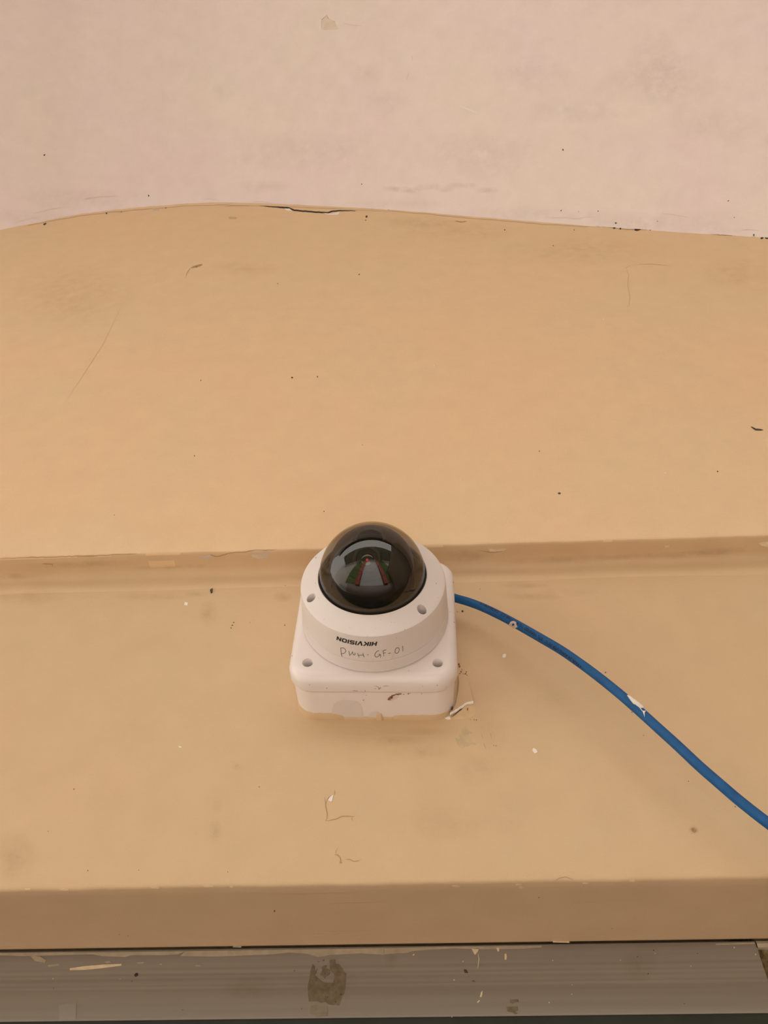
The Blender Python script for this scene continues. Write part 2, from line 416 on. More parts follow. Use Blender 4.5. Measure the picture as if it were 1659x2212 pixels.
# yellow wall paint that ran on to the foot of the box: strips following the housing outline
def outline_point(t):
    """t runs along the foot of the box: -1 left corner ... 0 middle ... 1 right corner (rounded), returns (u, v, nu, nv)"""
    r = .0165; half = HWB-r; arc = r*PI/2
    d = t*(half+arc)
    if abs(d) <= half: return d, -HHB, 0, -1
    a = (abs(d)-half)/r; s = 1 if d > 0 else -1
    return s*(half+r*math.sin(a)), -HHB+r-r*math.cos(a), s*math.sin(a), -math.cos(a)
def paint_strip(t0, t1, hgt, off=.0006, n=28, seed=0):
    rings = []
    for k in range(n+1):
        t = t0+(t1-t0)*k/n; u, v, nu, nv = outline_point(t)
        e = min(1, 6*min(k, n-k)/n+.25); h = hgt*(1+.12*nz(t, 30, seed))*(.6+.4*e)
        rings.append([(u+nu*o, v+nv*o, w) for o, w in ((-.0004, 0), (off*1.8*e+.0002, 0.0), (off*e+.0001, h*.75), (-.0004, h))])
    V, F = loft(rings, close=True, cap0=True, cap1=True)
    o = mesh('paint_run', V, F, M['yellow_dimmed'], jb, smooth=True, sharp=50); o['label'] = 'yellow wall paint on the foot of the box'
    return o
paint_strip(-1.0, -.335, .0074, seed=1)
paint_strip(-.345, .02, .0030, seed=2)
paint_strip(.015, .085, .0068, off=.0009, n=10, seed=3)
paint_strip(.08, .20, .0028, off=.0003, n=10, seed=6)
paint_strip(.20, .84, .0056, seed=4)

# ------------------------------------------------------------------ dome camera
dc = thing('dome_camera', 'white dome security camera with smoked dome on the square back box', 'camera', wall_frame(B))
RA, RB, HB_, RCc, HC_ = .0578, .0550, .0380, .0411, .0449
def r_flank(h): return RA-(RA-RB)*h/HB_
SEAM = .0120
n = 128
V, F = revolve([(RA-.0035, 0.0), (RA-.0034, .0007), (RA-.0007, .0008), (RA-.0001, .0014), (r_flank(.004), .004), (r_flank(SEAM-.0004), SEAM-.0004), (r_flank(SEAM)-.0002, SEAM-.0002), (r_flank(SEAM)-.003, SEAM-.0002)], n, cap0=True)
mesh('base_ring', V, F, M['cam_plastic'], dc, smooth=True, sharp=35)
flank = [(r_flank(SEAM)-.003, SEAM+.0002), (r_flank(SEAM)-.0002, SEAM+.0002), (r_flank(SEAM+.0004), SEAM+.0004), (r_flank(.025), .025), (r_flank(.0362), .0362), (RB-.00025, .0374), (RB-.0010, .0381), (RB-.0019, .0386)]
ro, ho = flank[-1]
ri, hi = RCc+.0008, HC_
def cone(x, y):
    r = math.hypot(x, y); return ho+(hi-ho)*(ro-r)/(ro-ri)
hol = [(.0490*math.cos(math.radians(a)), .0490*math.sin(math.radians(a))) for a in (-155.6, -40.7, 82.0)]
HR = .0036
annulus = fill_holes(circ(0, 0, ro, n), [circ(0, 0, ri, n)]+[circ(x, y, HR) for x, y in hol], cone)
annulus = (annulus[0], [f for f in annulus[1] if sum(math.hypot(annulus[0][i][0], annulus[0][i][1]) for i in f)/3 > ri*.99])
# bring loops of the revolve and of the annulus together
lip = [(ri, hi), (RCc+.0002, hi+.0002), (RCc-.0003, hi-.0003), (RCc-.0004, hi-.0012), (RCc-.0004, .036)]
parts = [revolve(flank, n), annulus, revolve(lip, n)]
for x, y in hol:
    c = [(px, py, cone(px, py)) for px, py in circ(x, y, HR)]
    c2 = [(x+(px-x)*.92, y+(py-y)*.92, pz-.0005) for px, py, pz in c]
    c3 = [(px, py, .030) for px, py, _ in c2]
    parts.append(loft([c, c2, c3], cap1=True))
V, F = merge(*parts)
shell = mesh('shell', V, F, M['cam_plastic'], dc)
bm = bmesh.new(); bm.from_mesh(shell.data); bmesh.ops.remove_doubles(bm, verts=bm.verts, dist=2e-6); bmesh.ops.recalc_face_normals(bm, faces=bm.faces); bm.to_mesh(shell.data); bm.free()
shell.data.polygons.foreach_set('use_smooth', [True]*len(shell.data.polygons)); shell.data.set_sharp_from_angle(angle=math.radians(24))
scr = None
for x, y in hol:
    if scr is None:
        V, F = revolve([(.0029, .0302), (.0029, .0325), (.0026, .0331), (.0013, .0331), (.0011, .0322)], 20, cap1=True)
        s = scr = mesh('screw', V, F, M['screw'], dc, smooth=True, sharp=40)
    else:
        s = scr.copy(); COL.objects.link(s); s.parent = dc
    s.location = (x, y, 0); s['label'] = 'recessed screw head'
V, F = revolve([(RCc-.0004, .0428), (RCc-.0011, .0437), (.0392, .0434), (.0388, .0420)], n)
mesh('gasket', V, F, M['black_rubber'], dc, smooth=True)['label'] = 'black rubber gasket'
# smoked dome: one thin sheet, part of a sphere on a short cylinder
RS, HS = .0398, .0450
pd = [(RS, .0385), (RS, .0420), (RS, HS)]+[(RS*math.cos(PI/2*k/32), HS+RS*math.sin(PI/2*k/32)) for k in range(1, 32)]+[(.0004, HS+RS)]
V, F = revolve(pd, n, cap1=True)
dome = mesh('dome_cover', V, F, M['dome'], dc, smooth=True); dome['label'] = 'smoked translucent dome'
# inside: tray, hood, eyeball with lens
V, F = revolve([(.0398, .0375), (.034, .0372), (.0332, .0375), (.030, .0378), (.001, .0378)], 64, cap1=True)
mesh('inner_tray', V, F, M['tray'], dc, smooth=True, sharp=40)['label'] = 'dark brown inner tray'
HR0 = .0308; HZ = .0525
ph = [(HR0, .0378), (HR0, HZ)]+[(HR0*math.cos(a), HZ+HR0*math.sin(a)) for a in (PI/2*k/20 for k in range(1, 16))]
e = ph[-1]; ph += [(e[0]-.0008, e[1]-.0006), (e[0]-.0025, e[1]+.0006), (.012, e[1]+.0020)]
V, F = revolve(ph, 64, a0=math.radians(-14), a1=math.radians(194))
hood = mesh('hood', V, F, M['hood'], dc, smooth=True, sharp=30); hood['label'] = 'dark grey hood over the eyeball'
sm = hood.modifiers.new('thick', 'SOLIDIFY'); sm.thickness = .0008; sm.offset = -1
bcen = Vector((-.0006, -.0045, .0520)); BR = .0285
def axis_frame(origin, d, up=Vector((0, 1, 0))):
    z = d.normalized(); x = up.cross(z).normalized(); y = z.cross(x)
    return Matrix(((x[0], y[0], z[0], origin[0]), (x[1], y[1], z[1], origin[1]), (x[2], y[2], z[2], origin[2]), (0, 0, 0, 1)))
ldir = Vector((-.04, -.46, 1.0))                                 # the lens looks out from the wall, a little down
V, F = revolve([(.0003, -BR)]+[(BR*math.cos(a), BR*math.sin(a)) for a in (-PI/2+PI*k/40 for k in range(1, 33))]+[(.0166, BR*.823), (.0158, BR*.80), (.0100, BR*.80)], 72, cap0=True)
eye = mesh('eyeball', V, F, M['black_gloss'], dc, smooth=True, sharp=30); eye.matrix_local = axis_frame(bcen, ldir)
eye['label'] = 'glossy black swivelling eyeball'
V, F = revolve([(.0102, BR*.79), (.0102, BR*.93), (.0098, BR*.955), (.0080, BR*.955), (.0076, BR*.93), (.0070, BR*.90), (.0066, BR*.90), (.0058, BR*.865), (.0050, BR*.865)], 56)
mesh('lens_barrel', V, F, M['black_matt'], eye, smooth=True, sharp=30)
V, F = revolve([(.0051, BR*.862)]+[(.0051*math.cos(a), BR*.862+.0016*math.sin(a)) for a in (PI/2*k/8 for k in range(1, 8))]+[(.0001, BR*.862+.0016)], 40, cap1=True)
mesh('lens_glass', V, F, M['lens_glass'], eye, smooth=True)['label'] = 'dark glass lens'
V, F = revolve([(.0010, BR*.862+.00155), (.0008, BR*.862+.0020), (.0001, BR*.862+.0021)], 20, cap1=True)
o = mesh('lens_glint_disc', V, F, M['lens_glint'], eye, smooth=True); o['label'] = 'red glint painted as a small disc on the lens'; o.location = (.0002, -.0006, 0)
# grey band round the lower eyeball and small rating marks on it
V, F = revolve([(BR*.985, -.0046), (BR*.99+.0004, -.0042), (BR*.99+.0004, -.0026), (BR*.992, -.0022)], 72)
mesh('eyeball_seam', V, F, M['black_matt'], eye, smooth=True)

# ------------------------------------------------------------------ lettering
def flank_pt(s, h, off=.00012):
    r = r_flank(h)+off; a = s/r
    return (r*math.sin(a), -r*math.cos(a), h)
def ribbon(pts, wd, closed=False):
    """constant-width band round a 2-D polyline, mitred"""
    n = len(pts); L, R = [], []
    for i in range(n):
        p = Vector(pts[i]); a = Vector(pts[i-1]) if (i or closed) else None; b = Vector(pts[(i+1) % n]) if (i < n-1 or closed) else None
        d1 = (p-a).normalized() if a is not None else None; d2 = (b-p).normalized() if b is not None else None
        d = ((d1 or d2)+(d2 or d1)).normalized(); nn = Vector((-d.y, d.x)); k = wd/2/max(.55, abs(nn.dot(Vector((-(d2 or d1).y, (d2 or d1).x)))))
        L.append(p+nn*k); R.append(p-nn*k)
    V = L+R; F = [(i, i+1, n+i+1, n+i) for i in range(n-1)]
    if closed: F.append((n-1, 0, n, 2*n-1))
    return V, F
def subdiv(pts, step):
    out = [pts[0]]
    for a, b in zip(pts, pts[1:]):
        k = max(1, int((Vector(b)-Vector(a)).length/step+.5))
        out += [(a[0]+(b[0]-a[0])*j/k, a[1]+(b[1]-a[1])*j/k) for j in range(1, k+1)]
    return out
GL = {  # width, strokes on a cap height of 1
    'H': (.98, [[(.13, 0), (.13, 1)], [(.85, 0), (.85, 1)], [(.13, .5), (.85, .5)]]),
    'I': (.28, [[(.14, 0), (.14, 1)]]),
    'K': (1.0, [[(.14, 0), (.14, 1)], [(.92, 1), (.42, .5), (.92, 0)]]),
    'V': (1.06, [[(.10, 1), (.50, .06), (.58, .06), (.98, 1)]]),
    'S': (.98, [[(.92, .885), (.20, .885), (.13, .80), (.13, .58), (.22, .5), (.76, .5), (.85, .42), (.85, .2), (.76, .115), (.06, .115)]]),
    'O': (1.06, [[(.26, .115), (.80, .115), (.92, .26), (.92, .74), (.80, .885), (.26, .885), (.14, .74), (.14, .26), (.26, .115)]]),
    'N': (1.02, [[(.13, 0), (.13, 1)], [(.13, .95), (.88, .05)], [(.88, 0), (.88, 1)]]),
}
CAP = .0041; GAP = .15
tot = sum(GL[c][0] for c in 'HIKVISION')+GAP*8
KX = .0300/(tot*CAP)
V, F = [], []
tx = 0
for c in 'HIKVISION':
    w, strokes = GL[c]
    for st in strokes:
        st = subdiv([(a*CAP*KX, b*CAP) for a, b in st], .0009)
        closed = st[0] == st[-1]
        rv, rf = ribbon(st[:-1] if closed else st, .00104, closed)
        vv = []
        for p in rv:
            x = tx*CAP*KX+p.x+.24*p.y
            vv.append(flank_pt(.0056-x, .0326-p.y))              # the lettering stands on its head
        V, F = merge((V, F), (vv, rf))
    tx += w+GAP
o = mesh('printed_lettering', V, F, M['ink'], dc); o['label'] = 'black maker lettering printed upside down'

# ------------------------------------------------------------------ network cable
CP = [(955, 1284, -.020), (985, 1292.5, -.0205), (1014, 1301, -.022), (1044, 1312.5, -.0235), (1086, 1332.5, -.026), (1128, 1355.5, -.028), (1170.7, 1380, -.030), (1213, 1405, -.0315), (1255, 1434, -.0325), (1297, 1465.5, -.033), (1339, 1499.5, -.0335),
      (1381, 1536, -.0335), (1423, 1574, -.0335), (1465, 1612, -.033), (1508.5, 1653, -.033), (1554, 1692.7, -.0325), (1600, 1732, -.032), (1659, 1778, -.032), (1730, 1829, -.032), (1850, 1905, -.032), (2100, 2040, -.035)]
ctrl = [at_y(x, y, d) for x, y, d in CP]
path = []
for i in range(len(ctrl)-1):
    p0, p1, p2, p3 = ctrl[max(0, i-1)], ctrl[i], ctrl[i+1], ctrl[min(len(ctrl)-1, i+2)]
    for k in range(6):
        t = k/6
        path.append(.5*((2*p1)+(-p0+p2)*t+(2*p0-5*p1+4*p2-p3)*t*t+(-p0+3*p1-3*p2+p3)*t**3))
path.append(ctrl[-1])
arc = [0]
for a, b in zip(path, path[1:]): arc.append(arc[-1]+(b-a).length)
CABR = .0036
def cable_frame(i):
    t = (path[min(i+1, len(path)-1)]-path[max(i-1, 0)]).normalized()
    c = Vector((.1, -.75, -.65)); nrm = (c-t*c.dot(t)).normalized()
    return t, nrm, t.cross(nrm)
rings = []
for i, p in enumerate(path):
    t, nrm, bn = cable_frame(i)
    rings.append([p+(nrm*math.cos(a)+bn*math.sin(a))*CABR for a in (2*PI*k/20 for k in range(20))])
base = path[0].copy()
cb = thing('network_cable', 'blue network cable running from the white back box down across the yellow wall', 'cable', Matrix.Translation(base))
V, F = loft([[q-base for q in r] for r in rings], cap0=True, cap1=True)
jacket = mesh('jacket', V, F, M['blue'], cb, smooth=True, sharp=60)
def cable_pt(s, ang, off=.00022):
    i = 0
    while i < len(arc)-2 and arc[i+1] < s: i += 1
    k = (s-arc[i])/(arc[i+1]-arc[i])
    p = path[i].lerp(path[i+1], k)
    t, nrm, bn = cable_frame(i); t2, n2, b2 = cable_frame(i+1)
    nrm = nrm.lerp(n2, k).normalized(); bn = bn.lerp(b2, k).normalized()
    return p+(nrm*math.cos(ang)+bn*math.sin(ang))*(CABR+off)-base
def near_s(px):
    k = min(range(len(path)), key=lambda i: abs(829.5+FPX*((path[i]-EYE).dot(rgt))/((path[i]-EYE).dot(fwd))-px)); return arc[k]
def text_mesh(body, size):
    cu = bpy.data.curves.new('t', 'FONT'); cu.body = body; cu.size = size; cu.resolution_u = 2; cu.offset = size*.018
    ob = bpy.data.objects.new('t', cu); COL.objects.link(ob)
    dg = bpy.context.evaluated_depsgraph_get(); ev = ob.evaluated_get(dg); me = ev.to_mesh()
    V = [v.co.copy() for v in me.vertices]; F = [tuple(p.vertices) for p in me.polygons]
    ev.to_mesh_clear(); bpy.data.objects.remove(ob); bpy.data.curves.remove(cu)
    return V, F
TV, TF = text_mesh('4 PAIR 24 AWG UTP 75°C   ETL VERIFIED TO A   A-568-C.2   CATEGORY 5', .0032)
tw = max(v.x for v in TV)
s_a, s_b = near_s(1262), near_s(1036)
V = [cable_pt(s_a-(v.x/tw)*(s_a-s_b), (v.y-.0012)/CABR+.75-1.35*v.x/tw) for v in TV]
o = mesh('printed_lettering', V, TF, M['cable_ink'], cb); o['label'] = 'small black lettering printed along the cable'

# ------------------------------------------------------------------ wear: everything below is laid on to the surface it belongs to
bpy.context.view_layer.update()
def bvh_of(o):
    mw = o.matrix_world; return BVHTree.FromPolygons([mw @ v.co for v in o.data.vertices], [tuple(p.vertices) for p in o.data.polygons])
BV = {o: bvh_of(o) for o in (wall_lower, wall_upper, ceiling, frame, leaf, housing, lid, shell, jacket, jamb)}
def hit(px, py, o):
    loc, nor, _, _ = BV[o].ray_cast(EYE, ray(px, py).normalized())
    if loc is None:
        d = ray(px, py).normalized()
        loc, nor, _, _ = min((BV[o].find_nearest(EYE+d*(.45+.004*k)) for k in range(250)), key=lambda q: q[3])
    if nor.dot(EYE-loc) < 0: nor = -nor
    return loc, nor
def place(name, Vw, F, mat, owner, label=None, smooth=False):
    par = owner if owner.parent is None or owner in (frame,) else owner.parent
    inv = par.matrix_world.inverted()
    o = mesh(name, [inv @ v for v in Vw], F, mat, par, smooth)
    if label: o['label'] = label
    return o
def patch(name, poly, owner, mat, th=.00030, label=None, sub=None):
    """polygon of pixels laid on the surface as a thin solid"""
    if sub: poly = subdiv(list(poly)+[poly[0]], sub)[:-1]
    T, Bm = [], []
    for px, py in poly:
        l, nn = hit(px, py, owner); T.append(l+nn*th); Bm.append(l-nn*.0002)
    n = len(poly); bm = bmesh.new()
    tv = [bm.verts.new(v) for v in T]; bv = [bm.verts.new(v) for v in Bm]
    for t in tessellate_polygon([[Vector((x, y, 0)) for x, y in poly]]):
        if len(set(t)) == 3: bm.faces.new([tv[i] for i in t])
    for i in range(n): bm.faces.new((tv[i], tv[(i+1) % n], bv[(i+1) % n], bv[i]))
    bm.verts.index_update()
    V = [v.co.copy() for v in bm.verts]; F = [tuple(v.index for v in f.verts) for f in bm.faces]; bm.free()
    return place(name, V, F, mat, owner, label)
def line(name, pts, wd, owner, mat, th=.00025, label=None, step=6, taper=True, jit=0.0):
    """hairline: pixel polyline of pixel width wd laid on the surface"""
    pts = subdiv(pts, step)
    if jit: pts = [(x+random.uniform(-jit, jit), y+random.uniform(-jit, jit)) for x, y in pts]
    rv, rf = ribbon(pts, 1.0); n = len(pts); V = []
    for i in range(2*n):
        k = i % n; q = 1.0 if not taper else min(1, .35+2.5*min(k, n-1-k)/max(1, n-1))
        c = Vector(pts[k]); p = c+(rv[i]-c)*(wd*q)
        l, nn = hit(p.x, p.y, owner); V.append(l+nn*th)
    return place(name, V, rf, mat, owner, label)
def blob(cx, cy, rx, ry, ang=0, n=12, rough=.25):
    out = []
    for k in range(n):
        a = 2*PI*k/n; r = 1+random.uniform(-rough, rough)
        x, y = rx*r*math.cos(a), ry*r*math.sin(a)
        out.append((cx+x*math.cos(ang)-y*math.sin(ang), cy+x*math.sin(ang)+y*math.cos(ang)))
    return out
def smudge(cx, cy, rx, ry, owner, mat, ang=0, name='stain', th=.00022, peak=1.0):
    """soft stain: disc of rings whose 'fade' runs from peak to 0"""
    V, F, A = [], [], []
    N, Rn = 24, 6
    l, nn = hit(cx, cy, owner); V.append(l+nn*th); A.append(peak)
    for r in range(1, Rn+1):
        q = r/Rn
        for k in range(N):
            a = 2*PI*k/N; x, y = rx*q*math.cos(a), ry*q*math.sin(a)
            l, nn = hit(cx+x*math.cos(ang)-y*math.sin(ang), cy+x*math.sin(ang)+y*math.cos(ang), owner)
            V.append(l+nn*th); A.append(peak*(1-q)**.8 if r < Rn else 0)
    for k in range(N): F.append((0, 1+k, 1+(k+1) % N))
    for r in range(Rn-1):
        for k in range(N):
            a = 1+r*N+k; b = 1+r*N+(k+1) % N; F.append((a, b, b+N, a+N))
    o = place(name, V, F, mat, owner)
    at = o.data.attributes.new('fade', 'FLOAT', 'POINT')
    at.data.foreach_set('value', A)
    return o
def specks(lst, owner, mat, name='dirt_specks', k=.72):
    """specks too small to pick apart: one joined part per surface"""
    V, F = [], []
    for cx, cy, r in lst:
        r *= k; bl = blob(cx, cy, r*random.uniform(.8, 1.3), r*random.uniform(.6, 1.0), random.uniform(0, 3), 7)
        pts = []
        for px, py in bl:
            l, nn = hit(px, py, owner); pts.append(l+nn*.0003)
        V, F = merge((V, F), (pts, [tuple(range(7))]))
    o = place(name, V, F, mat, owner); o['kind'] = 'stuff'
    return o
def z(scale, ox, oy, pts): return [(x/scale+ox, y/scale+oy) for x, y in pts]

# --- ceiling
patch('spalled_patch', z(1.644, 650, 0, [(73, 103), (74, 72), (92, 55), (97, 67), (112, 72), (122, 80), (132, 102), (118, 106), (100, 104), (85, 107)]), ceiling, M['spall_pale'], label='spalled grey patch in the ceiling paint')
line('scratch', z(1.644, 650, 0, [(73, 100), (75, 70), (92, 56), (98, 68), (122, 78)]), 1.8, ceiling, M['crack_tan'])
line('scratch', z(1.644, 650, 0, [(150, 82), (180, 90), (215, 92)]), 1.5, ceiling, M['spall_pale'])
line('scratch', z(1.644, 650, 0, [(394, 196), (396, 214)]), 2.0, ceiling, M['spall_pale'])
line('scratch', z(1.644, 650, 0, [(385, 255), (375, 285)]), 2.0, ceiling, M['spall_pale'])
line('scratch', z(1.644, 650, 0, [(560, 375), (600, 390), (628, 402)]), 2.4, ceiling, M['chip'])
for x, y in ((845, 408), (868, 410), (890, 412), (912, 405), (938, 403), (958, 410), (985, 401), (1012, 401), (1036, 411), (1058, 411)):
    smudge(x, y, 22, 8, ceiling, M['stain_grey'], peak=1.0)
for a in ((480, 202, 26, 24), (835, 215, 46, 30, .5), (792, 160, 40, 26), (1470, 180, 90, 70), (1420, 120, 80, 60), (1390, 180, 110, 50), (1240, 240, 150, 30), (1150, 160, 90, 50), (1540, 270, 120, 40), (870, 440, 120, 14), (1140, 462, 160, 20), (1330, 478, 130, 26), (1500, 486, 150, 30), (180, 430, 150, 26), (60, 470, 90, 20), (560, 405, 90, 16), (1040, 330, 160, 60), (640, 330, 200, 50)):
    smudge(a[0], a[1], a[2], a[3], ceiling, M['stain_grey'], a[4] if len(a) > 4 else 0, peak=.55)
specks([(96, 335, 4), (1216, 324, 3.5), (1573, 434, 2.5), (321, 423, 3), (781, 398, 2), (190, 478, 2), (1212, 455, 2), (1292, 456, 2), (1250, 457, 1.5), (1330, 482, 2.5), (1586, 470, 2), (1628, 508, 2.5), (1420, 478, 2)], ceiling, M['speck'])

# --- upper wall
JP = [(60, 487), (100, 478.5), (160, 467), (230, 457.5), (300, 450.5), (370, 445), (425, 441.5), (480, 440.5), (560, 442), (625, 444.5), (700, 448), (760, 451.5), (830, 456)]
line('paint_ridge', JP, 5.0, wall_upper, M['yellow'], th=.0004, step=14, jit=.7)['label'] = 'thick ridge of yellow paint along the vault'
line('paint_ridge', [(840, 455), (920, 461), (1005, 469), (1090, 475.5), (1170, 482.5), (1270, 490)], 3.5, wall_upper, M['yellow'], th=.0004, step=16, jit=.7)
for x0_, y0_, x1_, y1_ in ((30, 482, 90, 468), (70, 462, 140, 447), (180, 430, 250, 424), (180, 432, 205, 428), (1180, 470, 1260, 474), (1240, 473, 1285, 469), (1430, 462, 1490, 471), (1600, 497, 1640, 498), (440, 430, 470, 433), (545, 437, 590, 439)):
    line('scratch', [(x0_, y0_), ((x0_+x1_)/2, (y0_+y1_)/2-2), (x1_, y1_)], 1.6, ceiling, M['spall_pale'], jit=.6)
line('crack', z(2, 0, 380, [(1110, 128), (1180, 134), (1250, 139), (1272, 149), (1330, 154), (1415, 160), (1442, 152), (1490, 150), (1535, 152)]), 3.2, wall_upper, M['crack'], step=5, jit=.4, label='dark open crack along the top of the wall')
patch('paint_chip', z(2, 0, 380, [(1228, 141), (1252, 142), (1262, 152), (1240, 150)]), wall_upper, M['chip'], label='white chip')
patch('paint_chip', z(2, 0, 380, [(1395, 160), (1430, 164), (1468, 156), (1460, 168), (1425, 168)]), wall_upper, M['chip'], label='white chip')
line('crack', z(2, 0, 380, [(970, 132), (1000, 129), (1050, 128), (1075, 130)]), 1.5, wall_upper, M['hair'])
patch('spalled_patch', z(2, 0, 380, [(655, 140), (682, 140), (688, 148), (664, 150)]), wall_upper, M['spall'])
patch('paint_chip', blob(503, 471, 10, 2.5), wall_upper, M['hair'])
line('crack', z(2, 0, 380, [(825, 397), (850, 390), (874, 383)]), 4, wall_upper, M['crack_tan'])
line('scratch', z(2, 0, 380, [(822, 398), (808, 420), (802, 440)]), 1.1, wall_upper, M['crack_tan'])
line('crack', z(2, 830, 380, [(0, 141), (12, 143), (25, 150)]), 1.6, wall_upper, M['crack_tan'])
line('crack', z(2, 830, 380, [(305, 195), (335, 200), (358, 196)]), 2.2, wall_upper, M['crack_tan'])
line('crack', z(2, 830, 380, [(900, 216), (960, 221), (1000, 226), (1050, 232), (1120, 232), (1195, 232), (1290, 240), (1390, 247), (1450, 256), (1540, 258), (1659, 268)]), 1.6, wall_upper, M['crack_tan'], jit=.5)
for c in ((995, 224, 6, 5), (1020, 228, 4, 4), (1093, 232, 14, 5), (1150, 231, 8, 4), (1188, 231, 8, 4), (1632, 269, 6, 4), (1653, 268, 9, 4)):
    patch('hole', blob(c[0]/2+830, c[1]/2+380, c[2]/2, c[3]/2), wall_upper, M['crack'], th=.0004)
line('crack', z(2, 830, 380, [(1048, 400), (1056, 430), (1052, 470), (1060, 520), (1058, 560), (1048, 570)]), 1.2, wall_upper, M['hair'], jit=.6)
line('crack', z(2, 830, 380, [(1040, 400), (1062, 388)]), 1.0, wall_upper, M['hair'])
line('crack', z(2, 830, 380, [(1100, 382), (1160, 381), (1230, 388)]), .9, wall_upper, M['hair'])
line('scratch', [(262, 660), (225, 740), (180, 810), (140, 870)], .5, wall_upper, M['hair'])
line('crack', [(1622, 922), (1632, 928), (1648, 929)], 4, wall_upper, M['speck'])
specks([(631, 816, 3), (686, 814, 2.4), (1208, 1066, 3.6), (1550, 1019, 2.4), (783, 962, 1.8), (247, 1113, 1.6), (792, 468, 4), (790, 476, 2), (1090, 497, 2), (1195, 531, 2), (97, 484, 4), (350, 448, 3), (358, 449, 3), (230, 461, 3), (262, 457, 2.5), (425, 577, 2), (776, 593, 2), (600, 613, 1.6), (915, 1192, 0.8), (1240, 497, 1.8), (434, 822, 1.6), (420, 985, 1.8), (1165, 975, 1.8), (700, 1105, 2)], wall_upper, M['speck'])
specks([(937, 790, 2), (1304, 690, 2), (1437, 1022, 2)], wall_upper, M['chip'], 'paint_specks')
for a in ((1000, 500, 140, 26), (1270, 540, 200, 40), (900, 480, 100, 16), (1590, 590, 80, 40), (530, 580, 90, 16), (160, 640, 140, 80)):
    smudge(a[0], a[1], a[2], a[3], wall_upper, M['stain_tan'], peak=.45)

# --- ledge underside
L2 = lambda pts: z(2.186, 900, 1130, pts)
patch('paint_chip', L2([(338, 117), (345, 133), (375, 133), (408, 130), (424, 121), (405, 121), (370, 122)]), wall_upper, M['cream'], th=.0006, label='cream chip of lifted paint')
line('crack', L2([(296, 128), (330, 135), (360, 137), (405, 133), (424, 121)]), 1.3, wall_upper, M['crack_tan'])
patch('paint_chip', L2([(1170, 106), (1190, 104), (1193, 113), (1176, 114)]), wall_upper, M['cream'])
patch('paint_chip', L2([(1616, 96), (1638, 88), (1659, 86), (1659, 112), (1640, 108), (1628, 105)]), wall_upper, M['cream'], th=.0006, label='cream chip of lifted paint')
specks([(1648, 1174, 5), (1655, 1178, 4)], wall_upper, M['mud'])
patch('spalled_patch', z(2.37, 0, 1140, [(1290, 125), (1330, 118), (1385, 122), (1372, 150), (1325, 160), (1290, 148)]), wall_upper, M['spall'])
patch('spalled_patch', z(2.37, 0, 1140, [(1025, 142), (1075, 138), (1100, 150), (1060, 162), (1025, 158)]), wall_upper, M['spall'])
line('crack', z(2.37, 0, 1140, [(215, 184), (268, 186), (270, 198)]), 2, wall_upper, M['crack_tan'])
line('crack', z(2.37, 0, 1140, [(0, 158), (120, 153), (300, 148), (480, 143), (700, 133)]), 1.4, wall_upper, M['crack_tan'], jit=.6)
line('crack', z(2.37, 0, 1140, [(1040, 146), (1080, 140), (1110, 148), (1180, 128), (1260, 122), (1300, 116), (1420, 112)]), 1.4, wall_upper, M['crack_tan'], jit=.8)
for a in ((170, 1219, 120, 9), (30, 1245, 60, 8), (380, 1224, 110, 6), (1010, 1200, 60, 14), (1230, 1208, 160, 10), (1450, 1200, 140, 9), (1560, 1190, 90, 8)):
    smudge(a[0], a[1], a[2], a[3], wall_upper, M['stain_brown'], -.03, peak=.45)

# --- lower wall
K = lambda pts: z(8.295, 640, 1680, pts)
line('crack', K([(688, 222), (693, 275), (678, 310)]), 1.6, wall_lower, M['crack_tan'])
line('crack', K([(630, 318), (580, 360), (545, 420), (525, 480)]), 1.2, wall_lower, M['crack_tan'])
line('crack', K([(508, 352), (515, 410), (525, 450), (525, 520), (540, 580), (555, 640), (550, 730), (518, 768)]), 1.6, wall_lower, M['crack_tan'])
line('crack', K([(525, 768), (580, 775), (660, 750), (720, 742), (820, 690), (920, 690), (1010, 697), (1050, 692)]), 1.1, wall_lower, M['crack_tan'])
line('crack', K([(1010, 697), (990, 745), (1018, 775)]), 1.2, wall_lower, M['crack_tan'])
line('crack', K([(690, 1385), (740, 1385), (785, 1430), (797, 1480), (785, 1525), (825, 1525)]), 1.8, wall_lower, M['crack_tan'])
line('crack', K([(745, 1260), (715, 1310), (695, 1380)]), .9, wall_lower, M['crack_tan'])
line('crack', K([(880, 1465), (960, 1462), (1030, 1505), (1080, 1500), (1160, 1470)]), .9, wall_lower, M['crack_tan'])
patch('paint_chip', K([(570, 405), (600, 355), (640, 318), (664, 318), (650, 380), (632, 435)]), wall_lower, M['chip'], label='white chip')
patch('paint_chip', [(399, 1301), (406, 1302), (405, 1308), (398, 1307)], wall_lower, M['chip'], label='white chip')
patch('paint_chip', z(4.74, 960, 1260, [(603, 726), (630, 724), (630, 748), (618, 762), (596, 760), (596, 742)]), wall_lower, M['chip'], label='white chip')
patch('paint_chip', [(1152, 1616), (1158, 1619), (1161, 1625), (1155, 1628), (1150, 1621)], wall_lower, M['chip'], label='white chip')
patch('paint_chip', [(386, 1612), (392, 1613), (392, 1616), (387, 1615)], wall_lower, M['chip'])
patch('insect', blob(457, 1277, 2.6, 4.6, .25), wall_lower, M['speck'], th=.0012)
